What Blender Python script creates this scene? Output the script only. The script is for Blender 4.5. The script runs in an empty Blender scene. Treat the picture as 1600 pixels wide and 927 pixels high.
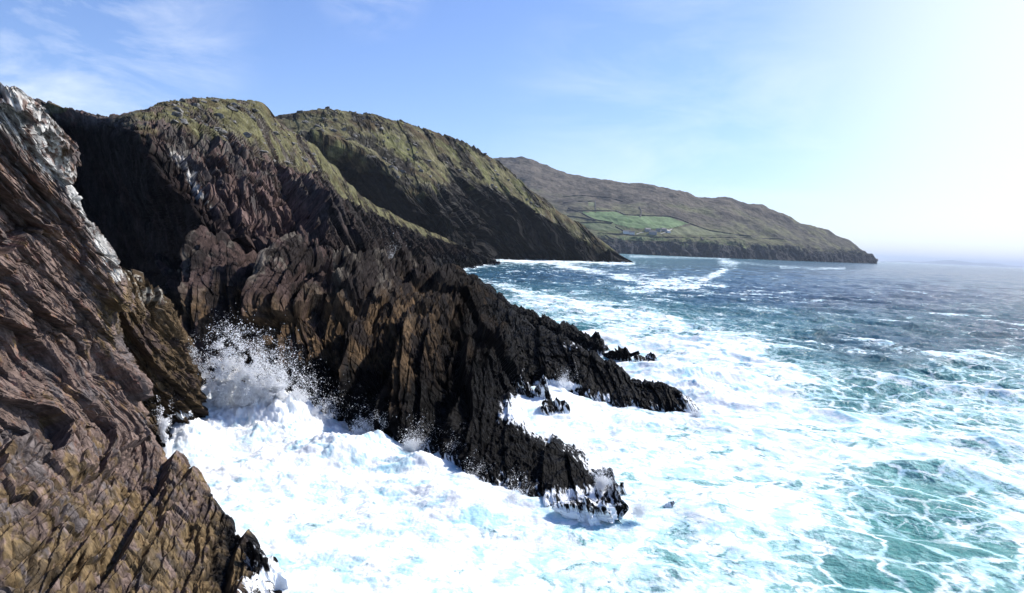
import bpy, math, random
import numpy as np
from mathutils import Matrix, Vector
from mathutils.bvhtree import BVHTree
random.seed(7)
rng = np.random.default_rng(11)
scene = bpy.context.scene
C = scene.collection

# ------------------------------------------------------------------ camera
F_PX, H = 1100.0, 14.0
TH = math.atan(0.0455)
PHI = math.atan((463.5 - (345.2 + .0455*800))*math.cos(TH)/F_PX)
FW = np.array([0, math.cos(PHI), -math.sin(PHI)])
RL = np.array([1.0, 0, 0]); UL = np.array([0, math.sin(PHI), math.cos(PHI)])
AX = math.cos(TH)*RL + math.sin(TH)*UL
AY = -math.sin(TH)*RL + math.cos(TH)*UL
cam = bpy.data.cameras.new('camera'); cam_o = bpy.data.objects.new('camera', cam); C.objects.link(cam_o)
cam.sensor_width = 36; cam.lens = F_PX/1600*36; cam.clip_start = .1; cam.clip_end = 90000
cam_o.matrix_world = Matrix([[AX[0], AY[0], -FW[0], 0], [AX[1], AY[1], -FW[1], 0], [AX[2], AY[2], -FW[2], H], [0, 0, 0, 1]])
scene.camera = cam_o
CAMP = np.array([0, 0, H])

# ------------------------------------------------------------------ light
SUN_AZ, SUN_EL = 54.0, 42.0                     # degrees to the right of the view, above the horizon
SUN_STR, SKY_STR, EXPO = 5.0, 0.088, 0.38
world = bpy.data.worlds.new("World"); scene.world = world; world.use_nodes = True
nt = world.node_tree; N = nt.nodes; LK = nt.links
bg = N['Background']; bg.inputs[1].default_value = SKY_STR
sky = N.new('ShaderNodeTexSky'); sky.sky_type = 'NISHITA'; sky.sun_disc = False
sky.sun_elevation = math.radians(SUN_EL); sky.sun_rotation = math.radians(SUN_AZ)
sky.air_density = 1.0; sky.dust_density = .6; sky.ozone_density = 3.5
tc = N.new('ShaderNodeTexCoord')
def wn(t, **k):
    n = N.new(t)
    for a, b in k.items(): setattr(n, a, b)
    return n
# thin cirrus: a streaked noise in direction space, laid over the sky
mp = wn('ShaderNodeMapping'); mp.inputs['Rotation'].default_value = (0.15, -0.5, 0.5); mp.inputs['Scale'].default_value = (2.2, 5.0, 9.0)
LK.new(tc.outputs['Generated'], mp.inputs[0])
nz = wn('ShaderNodeTexNoise'); nz.inputs['Scale'].default_value = 1.6; nz.inputs['Detail'].default_value = 9; nz.inputs['Roughness'].default_value = .62; nz.inputs['Distortion'].default_value = .5
LK.new(mp.outputs[0], nz.inputs[0])
def dirmask(az, el, c0, c1):
    d = wn('ShaderNodeVectorMath', operation='DOT_PRODUCT')
    a, e = math.radians(az), math.radians(el)
    d.inputs[1].default_value = (math.sin(a)*math.cos(e), math.cos(a)*math.cos(e), math.sin(e))
    LK.new(tc.outputs['Generated'], d.inputs[0])
    m = wn('ShaderNodeMapRange', interpolation_type='SMOOTHSTEP')
    m.inputs[1].default_value = math.cos(math.radians(c0)); m.inputs[2].default_value = math.cos(math.radians(c1))
    LK.new(d.outputs['Value'], m.inputs[0]); return m.outputs[0]
def wm(op, a, b, clamp=False):
    m = wn('ShaderNodeMath', operation=op); m.use_clamp = clamp
    for i, v in enumerate((a, b)):
        if isinstance(v, (int, float)): m.inputs[i].default_value = v
        else: LK.new(v, m.inputs[i])
    return m.outputs[0]
patch = wm('MAXIMUM', dirmask(-33, 14, 14, 2), wm('MULTIPLY', dirmask(-12, 19, 5, 0), .55))
patch = wm('MAXIMUM', patch, wm('MULTIPLY', dirmask(12, 8, 16, 3), .45))
veil = wm('MULTIPLY', dirmask(54, 12, 38, 7), .75)
cir = wn('ShaderNodeMapRange'); cir.inputs[1].default_value = .42; cir.inputs[2].default_value = .74
LK.new(nz.outputs[0], cir.inputs[0])
cloudf = wm('MULTIPLY', wm('MULTIPLY', cir.outputs[0], patch), .62)
fac = wm('ADD', cloudf, veil, True)
mx = wn('ShaderNodeMix', data_type='RGBA'); mx.inputs[7].default_value = (10.5, 11, 11.5, 1)
LK.new(fac, mx.inputs[0]); tint = wn('ShaderNodeMix', data_type='RGBA', blend_type='MULTIPLY'); tint.inputs[0].default_value = 1; tint.inputs[7].default_value = (1.12, 1.22, 1.55, 1)
LK.new(sky.outputs[0], tint.inputs[6]); LK.new(tint.outputs[2], mx.inputs[6]); LK.new(mx.outputs[2], bg.inputs[0])
sun = bpy.data.lights.new('sun', 'SUN'); sun.energy = SUN_STR; sun.angle = math.radians(.5); sun.color = (1, .95, .88)
sun_o = bpy.data.objects.new('sun', sun); C.objects.link(sun_o)
a, e = math.radians(SUN_AZ), math.radians(SUN_EL)
sd = Vector((math.sin(a)*math.cos(e), math.cos(a)*math.cos(e), math.sin(e)))
sun_o.rotation_euler = sd.to_track_quat('Z', 'Y').to_euler(); sun_o.location = (0, 0, 300)
scene.view_settings.view_transform = 'Standard'; scene.view_settings.look = 'None'
scene.view_settings.exposure = EXPO; scene.view_settings.gamma = 1; scene.view_settings.use_curve_mapping = False
scene.render.engine = 'CYCLES'; scene.cycles.max_bounces = 8; scene.cycles.volume_bounces = 3; scene.cycles.diffuse_bounces = 4

# ------------------------------------------------------------------ maths helpers
def P(px, py, D):
    """point at world distance y = D behind a pixel of the 1600 x 927 photograph"""
    d = FW*F_PX + AX*(px-800) - AY*(py-463.5)
    return CAMP + d*(D/d[1])
def project(p):
    q = p - CAMP
    z = q@FW; z = np.where(z < .1, .1, z)
    return 800 + F_PX*(q@AX)/z, 463.5 - F_PX*(q@AY)/z
def sstep(a, b, x):
    t = np.clip((x-a)/(b-a), 0, 1); return t*t*(3-2*t)
perm = rng.permutation(256).astype(np.int32); perm = np.concatenate([perm, perm, perm])
G3 = rng.normal(size=(256, 3)); G3 /= np.linalg.norm(G3, axis=1)[:, None]; G3 = G3.astype(np.float32)
def noise(p):
    p = p.astype(np.float32)
    fl = np.floor(p); i = fl.astype(np.int32) & 255; f = p - fl
    w = f*f*f*(f*(f*6-15)+10)
    r = 0
    for dx in (0, 1):
        px_ = perm[(i[:, 0]+dx) & 255]; wx = w[:, 0] if dx else 1-w[:, 0]
        for dy in (0, 1):
            py_ = perm[px_+((i[:, 1]+dy) & 255)]; wy = w[:, 1] if dy else 1-w[:, 1]
            for dz in (0, 1):
                g = G3[perm[py_+((i[:, 2]+dz) & 255)]]
                wz = w[:, 2] if dz else 1-w[:, 2]
                r = r + (wx*wy*wz)*(g[:, 0]*(f[:, 0]-dx)+g[:, 1]*(f[:, 1]-dy)+g[:, 2]*(f[:, 2]-dz))
    return r*1.6
def fbm(p, oct=4, rough=.5):
    r = 0; a = 1
    for k in range(oct):
        r = r + a*noise(p*(2.03**k)+17.3*k); a *= rough
    return r
def ridged(p, oct=4, rough=.5):
    r = 0; a = 1
    for k in range(oct):
        r = r + a*(1-np.abs(noise(p*(2.03**k)+9.1*k))*1.6); a *= rough
    return r
def hsh(*ints):
    h = np.zeros_like(ints[0], dtype=np.int64)
    for k, v in enumerate(ints): h = (h*73856093 + v.astype(np.int64)*(19349663+k*83492791)) & 0xffffffff
    h = ((h >> 13) ^ h)*1274126177 & 0xffffffff
    return ((h >> 8) & 0xffff)/65535.0
def unit(v): v = np.array(v, float); return v/np.linalg.norm(v)
class Bed:
    """bedding of the rock: normal, down-dip and strike directions"""
    def __init__(s, n, strike=(.1, 1, 0)):
        s.n = unit(n); st = np.array(strike, float); st -= s.n*(st@s.n); s.q = unit(st); s.d = np.cross(s.q, s.n)
BED = Bed((.92, -.05, .34), (.25, 1, .05))
def slabs(p, L, bed=BED, warp=.4, r=6., seed=0, rq=2.4):
    """broken bedding slabs: each bed leans back and steps; returns about -0.5..0.9 times L"""
    wv = noise(p/(L*4.5)+seed)*L*warp*2.2 + noise(p/(L*1.7)+seed*2)*L*warp*.35
    s = p@bed.n + wv
    i = np.floor(s/L); f = s/L - i
    t = p@bed.d + noise(p/(L*2)+seed*3+5)*L*.8; q = p@bed.q + noise(p/(L*2)+31+seed)*L*.8
    i = i.astype(np.int64)+seed*101
    j = np.floor(t/(L*r*(.6+hsh(i)))+hsh(i, i)*7).astype(np.int64)
    k = np.floor(q/(L*rq*(.6+hsh(i+3)))+hsh(i, i+9)*7).astype(np.int64)
    return L*((hsh(i, j, k)-.5)*.9 + (.5-f)*(.35+.7*hsh(i, k)))
def cracks(p, L, bed, amp):
    w = noise(p/(L*2.5)+7)*.5
    a_ = np.abs(noise(np.stack([p@bed.n/L+w, p@bed.d/(L*7), p@bed.q/(L*4)], 1)+5))
    b_ = np.abs(noise(np.stack([p@bed.n/(L*3), p@bed.d/(L*3.5)+w, p@bed.q/(L*2.5)], 1)+15))
    return -amp*((1-sstep(0, .11, a_)) + .5*(1-sstep(0, .05, b_)))
def rockdisp(p, Ls, bed=BED, amp=.55):
    d = amp*1.15*slabs(p, Ls[0]*1.25, bed, .12, 14, 77, 6) + cracks(p, Ls[0]*.55, bed, Ls[0]*.16)+cracks(p+9, Ls[0]*.2, bed, Ls[0]*.06)
    for n_, L in enumerate(Ls): d = d + amp*(.86**n_)*slabs(p, L, bed, .15, 8, n_*7+1, 4)
    return d
def cr(ctrl, t):
    """Catmull-Rom along axis 0, blended with linear to stop overshoot"""
    n = len(ctrl); i = np.clip(np.floor(t).astype(int), 0, n-2); f = (t-i)[:, None, None]
    p0 = ctrl[np.maximum(i-1, 0)]; p1 = ctrl[i]; p2 = ctrl[i+1]; p3 = ctrl[np.minimum(i+2, n-1)]
    c = .5*((2*p1)+(-p0+p2)*f+(2*p0-5*p1+4*p2-p3)*f*f+(-p0+3*p1-3*p2+p3)*f**3)
    return .42*c + .58*(p1*(1-f)+p2*f)
def dens(ctrl, n, lo=4):
    """parameter samples along axis 0, spaced by the projected length of each span"""
    X, Y = project(ctrl.reshape(-1, 3)); X = X.reshape(ctrl.shape[:2]); Y = Y.reshape(ctrl.shape[:2])
    L = np.hypot(np.diff(X, axis=0), np.diff(Y, axis=0)).mean(axis=1); L = np.clip(L, lo, 400)
    c = np.concatenate([[0], np.cumsum(L)]); c /= c[-1]
    return np.interp(np.linspace(0, 1, n), c, np.arange(len(c)))
def loft(rows, nu, nv):
    g = np.array(rows, float)
    tv = dens(g, nv); tu = dens(g.transpose(1, 0, 2), nu)
    a_ = cr(g, tv); b_ = cr(a_.transpose(1, 0, 2), tu).transpose(1, 0, 2)
    return b_, tu, tv
def normals(G):
    du = np.gradient(G, axis=1); dv = np.gradient(G, axis=0)
    n = np.cross(du, dv); n /= np.linalg.norm(n, axis=2)[:, :, None]+1e-9
    return n
def smooth_n(n, k=6):
    for _ in range(k):
        n = n.copy(); n[1:-1] = (n[:-2]+n[1:-1]*2+n[2:])/4; n[:, 1:-1] = (n[:, :-2]+n[:, 1:-1]*2+n[:, 2:])/4
    return n/(np.linalg.norm(n, axis=2)[:, :, None]+1e-9)
def tag(o, label, cat, kind=None, group=None):
    o['label'] = label; o['category'] = cat
    if kind: o['kind'] = kind
    if group: o['group'] = group
    return o
def mesh_obj(name, verts, faces, mat, parent=None, smooth=False, attrs=None):
    me = bpy.data.meshes.new(name); verts = np.asarray(verts, np.float32).reshape(-1, 3); faces = np.asarray(faces, np.int32)
    k = faces.shape[1]
    me.vertices.add(len(verts)); me.vertices.foreach_set('co', verts.ravel())
    me.loops.add(faces.size); me.loops.foreach_set('vertex_index', faces.ravel())
    me.polygons.add(len(faces)); me.polygons.foreach_set('loop_start', np.arange(0, faces.size, k, dtype=np.int32))
    me.polygons.foreach_set('use_smooth', np.full(len(faces), smooth))
    me.update(calc_edges=True); me.materials.append(mat)
    for nm, arr in (attrs or {}).items():
        arr = np.asarray(arr, np.float32)
        if arr.ndim == 2:
            at = me.attributes.new(nm, 'FLOAT_COLOR', 'POINT'); at.data.foreach_set('color', np.concatenate([arr, np.ones((len(arr), 1), np.float32)], 1).ravel())
        else:
            at = me.attributes.new(nm, 'FLOAT', 'POINT'); at.data.foreach_set('value', arr)
    o = bpy.data.objects.new(name, me); C.objects.link(o)
    if parent: o.parent = parent
    return o
def grid_faces(nv, nu):
    a_ = np.arange(nv*nu).reshape(nv, nu)
    return np.stack([a_[:-1, :-1], a_[:-1, 1:], a_[1:, 1:], a_[1:, :-1]], -1).reshape(-1, 4)
def mixc(a_, b_, f): return a_*(1-f[:, None]) + np.array(b_)*f[:, None]
def inpoly(x, y, poly):
    r = np.zeros(x.shape, bool); n = len(poly)
    for i in range(n):
        x0, y0 = poly[i]; x1, y1 = poly[(i+1) % n]
        if y0 == y1: continue
        c = ((y0 > y) != (y1 > y)) & (x < (x1-x0)*(y-y0)/(y1-y0)+x0)
        r ^= c
    return r
def linedist(x, y, pts):
    d = np.full(x.shape, 1e9)
    for (x0, y0), (x1, y1) in zip(pts[:-1], pts[1:]):
        L2 = (x1-x0)**2+(y1-y0)**2
        t = np.clip(((x-x0)*(x1-x0)+(y-y0)*(y1-y0))/L2, 0, 1)
        d = np.minimum(d, np.hypot(x-x0-t*(x1-x0), y-y0-t*(y1-y0)))
    return d
def blob(x, y, cx, cy, rx, ry): return np.exp(-((x-cx)/rx)**2-((y-cy)/ry)**2)

# ------------------------------------------------------------------ materials
class M:
    def __init__(s, name):
        s.m = bpy.data.materials.new(name); s.m.use_nodes = True; s.t = s.m.node_tree; s.b = s.t.nodes['Principled BSDF']
    def n(s, ty, inp=None, **k):
        n = s.t.nodes.new(ty)
        for a_, b_ in k.items(): setattr(n, a_, b_)
        for a_, b_ in (inp or {}).items(): s.set(n.inputs[a_], b_)
        return n
    def set(s, i, v):
        if hasattr(v, 'is_output') or hasattr(v, 'links') and not isinstance(v, (int, float, tuple)): s.t.links.new(v, i)
        else: i.default_value = v
    def math(s, op, a_, b_=0, clamp=False): n = s.n('ShaderNodeMath', {0: a_, 1: b_}, operation=op); n.use_clamp = clamp; return n.outputs[0]
    def rng(s, v, a_, b_, c=0., d=1., smooth=True): return s.n('ShaderNodeMapRange', {0: v, 1: a_, 2: b_, 3: c, 4: d}, interpolation_type='SMOOTHSTEP' if smooth else 'LINEAR').outputs[0]
    def mix(s, f, a_, b_, mode='MIX'): return s.n('ShaderNodeMix', {0: f, 6: a_, 7: b_}, data_type='RGBA', blend_type=mode).outputs[2]
    def attr(s, nm, out='Fac'): return s.n('ShaderNodeAttribute', attribute_name=nm).outputs[out]
    def noise(s, vec, scale, detail=5, rough=.55, dist=0.): return s.n('ShaderNodeTexNoise', {'Vector': vec, 'Scale': scale, 'Detail': detail, 'Roughness': rough, 'Distortion': dist}).outputs[0]
    def P(s, **k):
        for a_, b_ in k.items(): s.set(s.b.inputs[a_.replace('_', ' ')], b_)
def bedcoords(m, bed, sc):
    co = m.n('ShaderNodeTexCoord').outputs['Object']
    def dot(v): return m.n('ShaderNodeVectorMath', {0: co, 1: tuple(v)}, operation='DOT_PRODUCT').outputs['Value']
    x = m.math('MULTIPLY', dot(bed.n), sc[0]); y = m.math('MULTIPLY', dot(bed.d), sc[1]); z = m.math('MULTIPLY', dot(bed.q), sc[2])
    return co, m.n('ShaderNodeCombineXYZ', {0: x, 1: y, 2: z}).outputs[0]
def rock_material(name, unit_, bed=BED, bump=.6, wet=True):
    m = M(name)
    co, st = bedcoords(m, bed, (1/unit_, .22/unit_, .3/unit_))
    col = m.attr('col', 'Color'); wash = m.attr('wash'); wetA = m.attr('wet')
    n1 = m.noise(st, 1.2, 8, .65, .3); n2 = m.noise(co, .8/unit_, 8, .6, .4); n3 = m.noise(st, 5., 6, .6)
    v = m.math('MULTIPLY', m.rng(n1, .3, .7, .55, 1.45), m.rng(n2, .3, .7, .7, 1.3))
    v = m.math('MULTIPLY', v, m.rng(n3, .3, .7, .75, 1.25))
    vc = m.n('ShaderNodeCombineXYZ', {0: v, 1: v, 2: v}).outputs[0]
    c = m.mix(1., col, vc, 'MULTIPLY')
    foamn = m.noise(st, 2.2, 6, .6, .6)
    wf = m.rng(m.math('ADD', foamn, m.math('MULTIPLY', wash, .75)), .84, .96)
    c = m.mix(wf, c, (.82, .85, .87, 1))
    m.P(Base_Color=c)
    m.P(Roughness=m.mix(wf, m.rng(wetA, 0, 1, .85, .5), (.9, .9, .9, 1)))
    m.b.inputs['Specular IOR Level'].default_value = .3; m.b.inputs['IOR'].default_value = 1.14
    hgt = m.math('ADD', m.math('MULTIPLY', n1, 1.), m.math('MULTIPLY', n3, .35))
    hgt = m.math('ADD', hgt, m.math('MULTIPLY', n2, .4))
    bp = m.n('ShaderNodeBump', {'Strength': bump, 'Distance': unit_*.35, 'Height': hgt})
    m.P(Normal=bp.outputs[0]); return m.m
def hill_material(name, unit_):
    m = M(name); co = m.n('ShaderNodeTexCoord').outputs['Object']
    n1 = m.noise(co, 1/unit_, 9, .65, .2); n2 = m.noise(co, 4/unit_, 6, .65)
    v = m.math('MULTIPLY', m.rng(n1, .3, .7, .65, 1.35), m.rng(n2, .3, .7, .7, 1.3))
    vc = m.n('ShaderNodeCombineXYZ', {0: v, 1: v, 2: v}).outputs[0]
    m.P(Base_Color=m.mix(1., m.attr('col', 'Color'), vc, 'MULTIPLY'), Roughness=.95)
    m.b.inputs['Specular IOR Level'].default_value = .15
    bp = m.n('ShaderNodeBump', {'Strength': .5, 'Distance': unit_*.3, 'Height': m.math('ADD', n1, m.math('MULTIPLY', n2, .5))})
    m.P(Normal=bp.outputs[0]); return m.m
def plain(name, col, rough=.8, var=.25, scale=1.):
    m = M(name); co = m.n('ShaderNodeTexCoord').outputs['Object']
    n1 = m.noise(co, scale, 6, .6); v = m.rng(n1, .3, .7, 1-var, 1+var)
    vc = m.n('ShaderNodeCombineXYZ', {0: v, 1: v, 2: v}).outputs[0]
    m.P(Base_Color=m.mix(1., (*col, 1), vc, 'MULTIPLY'), Roughness=rough); return m.m
MAT_NEAR = rock_material('near_rock', .35, Bed((.9, -.1, .3), (.2, 1, 0)), .7)
MAT_MID = rock_material('promontory_rock', .6, BED, .7)
MAT_C = rock_material('cliff_rock', 1.1, BED, .7)
MAT_D = rock_material('headland_rock', 4.0, Bed((.75, -.1, .65), (.2, 1, 0)), .6)
MAT_E = hill_material('far_hill', 60.)

# ------------------------------------------------------------------ landform builder
def landform(name, G, disp, colfun, mat, attrs_extra=None, ncen=None):
    nv, nu = G.shape[:2]
    n = smooth_n(normals(G)) if ncen is None else ncen
    p = G.reshape(-1, 3); nn = n.reshape(-1, 3)
    # the normals should look up / towards open air
    if (nn@np.array([0, -.5, .8])).mean() < 0: nn = -nn
    d = disp(p, nn)
    q = p + nn*d[:, None]
    X, Y = project(q)
    n2 = normals(q.reshape(nv, nu, 3)).reshape(-1, 3)
    if (n2*nn).sum(1).mean() < 0: n2 = -n2
    col, wash, wet = colfun(q, X, Y, n2)
    o = mesh_obj(name, q, grid_faces(nv, nu), mat, attrs={'col': col, 'wash': wash, 'wet': wet})
    return o, q.reshape(nv, nu, 3), n2.reshape(nv, nu, 3)
def back(row, w, dz, dirn=(0, 1)):
    r = np.array(row); r[:, 0] += dirn[0]*w; r[:, 1] += dirn[1]*w; r[:, 2] += dz; return r
def setz(row, z): r = np.array(row); r[:, 2] = z; return r
def R(*pts): return np.array([P(*p) for p in pts])
def WL(*pts, z=-1.5):
    out = []
    for px, D in pts:
        py = 345.2+.0455*px + (H-z)*F_PX/D
        out.append(P(px, py, D))
    return setz(out, z)
BLACK = np.array([.0032, .0030, .0032])

# ---- far headland across the bay
E_R = [(640,285,3300),(700,265,3250),(780,249,3200),(830,247,3200),(872,262,3150),(910,274,3120),(960,284,3080),(1020,292,3050),(1065,301,3050),(1100,310,3050),(1140,308,3080),(1180,320,3120),(1230,338,3180),(1280,357,3240),(1320,376,3300),(1348,393,3350),(1370,408,3380)]
E_U = [(640,320,2800),(700,305,2800),(780,290,2800),(830,290,2800),(875,300,2780),(915,305,2760),(960,312,2740),(1020,318,2720),(1065,325,2740),(1100,330,2760),(1140,332,2800),(1180,342,2860),(1228,355,2940),(1275,370,3020),(1315,384,3120),(1345,397,3220),(1370,409,3300)]
E_F = [(640,350,2450),(700,342,2450),(780,335,2450),(830,333,2430),(880,333,2420),(920,335,2410),(960,338,2400),(1020,345,2400),(1060,350,2420),(1100,355,2450),(1140,358,2500),(1180,364,2580),(1225,372,2700),(1270,382,2830),(1310,392,2980),(1340,401,3130),(1370,409,3270)]
E_K = [(640,380,2200),(700,378,2200),(780,376,2200),(830,376,2190),(880,377,2170),(920,376,2160),(960,377,2160),(1020,381,2170),(1060,383,2200),(1100,384,2250),(1140,384,2310),(1180,380,2420),(1225,383,2560),(1270,390,2730),(1310,397,2900),(1340,403,3080),(1370,409.5,3250)]
E_W = [(640,2150),(700,2150),(780,2150),(830,2140),(880,2120),(920,2110),(960,2110),(1020,2120),(1060,2150),(1100,2200),(1140,2260),(1180,2370),(1225,2500),(1270,2670),(1310,2850),(1340,3040),(1372,3230)]
r1 = R(*E_R)
GE, tu, tv = loft([setz(back(r1, 900, 0), -5), back(r1, 350, -60), r1, R(*E_U), R(*E_F), R(*E_K), WL(*E_W, z=-4)], 900, 330)
def dispE(p, n):
    z = p[:, 2]
    cliff = 1-sstep(35, 75, z)
    d = fbm(p/260, 5, .5)*16*sstep(0, 120, z) + fbm(p/60+3, 4, .55)*3.5
    gul = ridged(np.stack([p[:, 0]/55, p[:, 1]/55, p[:, 2]/160], 1), 4, .5)
    return d + cliff*(gul-1.2)*16 + (ridged(np.stack([p[:, 0]/150, p[:, 1]/260, p[:, 2]/400], 1)+4, 3)-1.2)*6
def colE(p, X, Y, n):
    z = p[:, 2]; f1 = fbm(p/220, 5, .6); f2 = fbm(p/50+7, 4, .6)
    c = np.tile(np.array([.096, .096, .050]), (len(p), 1))
    c = mixc(c, (.088, .074, .058), sstep(120, 210, z+f1*80))
    c = mixc(c, (.040, .034, .029), sstep(.1, .5, f1+f2*.3)*sstep(90, 180, z))
    c = mixc(c, (.088, .106, .042), sstep(.0, .5, f2+.1)*(1-sstep(60, 130, z))*(1-sstep(1150, 1250, X)))
    c = mixc(c, (.040, .036, .034), sstep(-.1, .4, fbm(p/70+2, 4, .6)+sstep(1180, 1300, X)*.55-.2)*sstep(1080, 1180, X)*.8)
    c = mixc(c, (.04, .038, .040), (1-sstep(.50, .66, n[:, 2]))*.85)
    c = mixc(c, (.030, .029, .033), (1-sstep(30, 46, z+f2*14)))
    z0 = np.zeros(len(p)); return c, z0, z0
far, GEq, _ = landform('far_headland', GE, dispE, colE, MAT_E)
tag(far, 'long brown and green headland across the bay with fields on its lower slope', 'headland', 'structure')
def bvh(G):
    nv, nu = G.shape[:2]
    return BVHTree.FromPolygons([tuple(v) for v in G.reshape(-1, 3)], [tuple(int(k) for k in f) for f in grid_faces(nv, nu)])
bE = bvh(GEq)
def hit(b, px, py):
    d = FW*F_PX + AX*(px-800) - AY*(py-463.5)
    r = b.ray_cast(Vector(CAMP), Vector(d).normalized(), 60000)
    return np.array(r[0]) if r[0] is not None else None
# pasture: sheets draped over the hill
XE, YE = project(GEq.reshape(-1, 3)); nvE, nuE = GEq.shape[:2]; fE = grid_faces(nvE, nuE)
front = np.arange(nvE*nuE)//nuE > 60
def drape(name, poly, mat, label, lift=.8, kind='structure', cat='pasture'):
    ins = inpoly(XE, YE, poly) & front
    ff = fE[ins[fE].all(1)]
    if len(ff) == 0: return
    ids, inv = np.unique(ff, return_inverse=True); v = GEq.reshape(-1, 3)[ids].copy(); v[:, 2] += lift
    return tag(mesh_obj(name, v, inv.reshape(-1, 4), mat), label, cat, kind)
mg = plain('pasture_grass', (.070, .135, .038), .9, .18, .02); mg2 = plain('pale_pasture', (.078, .095, .032), .9, .2, .02); mg3 = plain('rough_pasture', (.066, .095, .030), .9, .25, .02)
drape('pasture', [(904,331),(962,331),(977,337),(1045,339),(1077,350),(1060,355),(1047,358),(1000,358),(981,357),(965,352),(930,344)], mg, 'largest and brightest green field on the far hillside above the farm')
drape('pasture', [(905,350),(930,346),(958,350),(978,358),(968,362),(930,361)], mg3, 'green field sloping down left of the white farmhouses')
drape('pasture', [(918,316),(931,316),(930,323),(919,323)], mg2, 'small pale yellow field high on the slope above the green fields')
drape('pasture', [(962,369),(1010,370),(1040,372),(1035,377),(990,377),(968,376)], mg3, 'green strip of field between the coast road and the sea cliff')
drape('pasture', [(1052,358),(1080,352),(1110,360),(1150,368),(1100,368),(1045,368)], mg2, 'dull olive field beside the grey farm cluster')
def ribbon(name, pts, w, h, mat, label, cat, kind=None, group=None):
    P3 = []
    for (x0, y0), (x1, y1) in zip(pts[:-1], pts[1:]):
        k = max(2, int(math.hypot(x1-x0, y1-y0)/2))
        for i in range(k):
            q = hit(bE, x0+(x1-x0)*i/k, y0+(y1-y0)*i/k)
            if q is not None: P3.append(q)
    P3 = np.array(P3)
    if len(P3) < 3: return
    for _ in range(2): P3[1:-1] = (P3[:-2]+P3[1:-1]+P3[2:])/3
    t = np.gradient(P3, axis=0); t[:, 2] = 0; t /= np.linalg.norm(t, axis=1)[:, None]+1e-9
    s = np.stack([-t[:, 1], t[:, 0], 0*t[:, 0]], 1)*w/2
    up = np.array([0, 0, 1.])
    cs = [P3-s-up*4, P3-s*.8+up*h, P3+s*.8+up*h, P3+s-up*4]
    V = np.stack(cs, 1).reshape(-1, 3); n = len(P3); f = []
    for i in range(n-1):
        for k in range(3): f.append((i*4+k, i*4+k+1, (i+1)*4+k+1, (i+1)*4+k))
    return tag(mesh_obj(name, V, f, mat), label, cat, kind, group)
mwall = plain('field_stone', (.035, .032, .030), .95, .3, .1); mroad = plain('road_surface', (.06, .058, .056), .9, .1, .1); mtrack = plain('gravel', (.42, .40, .36), .9, .15, .1)
for pts, lb in [
    ([(886,330),(904,330),(962,330),(977,336.5),(1045,338.5),(1062,343),(1078,350)], 'dark bank along the top edge of the largest green field'),
    ([(888,326),(905,332),(929,344),(960,349)], 'dark bank running down the left side of the largest green field'),
    ([(962,355),(973,361),(986,365)], 'short dark bank just above the white farmhouses'),
    ([(880,318),(900,315),(930,315)], 'thin bank above the small pale field'),
    ([(930,315),(931,331)], 'short upright bank beside the small pale field'),
    ([(1078,350),(1105,360),(1140,366),(1175,370)], 'thin bank running down right from the green field towards the road'),
    ([(905,349),(925,348),(958,350)], 'thin bank under the pale wedge left of the green field'),
    ([(886,338),(910,341),(932,346)], 'thin bank on the pale slope left of the largest green field'),
    ([(1000,340),(1003,332),(998,322)], 'thin wall climbing the moor above the middle of the largest green field'),
    ([(880,308),(905,306),(950,309),(975,316)], 'highest thin wall running along the moor'),
    ([(990,378),(1040,379),(1100,381)], 'thin bank on the grass edge above the far sea cliff'),
    ([(1095,371),(1100,378)], 'short bank dropping from the coast road to the cliff grass'),
    ([(945,368),(960,376)], 'short bank below the left end of the coast road')]:
    ribbon('field_bank', pts, 4.5, 3.0, mwall, lb, 'field bank', group='field banks on the far hillside')
ribbon('road', [(934,364),(972,366),(992,368),(1019,370),(1080,371),(1150,371),(1215,373),(1250,377)], 8, .8, mwall, 'dark coast road line cut across the far headland', 'road', 'structure')
ribbon('path', [(994,366.5),(1000,364),(1007,363)], 6, 1.0, mtrack, 'white gravel track beside the white farmhouses', 'track', 'structure')
ribbon('path', [(1032,366),(1042,362),(1052,357)], 4, 1.0, mtrack, 'pale gravel track climbing from the grey farm to the green field', 'track', 'structure')
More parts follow.
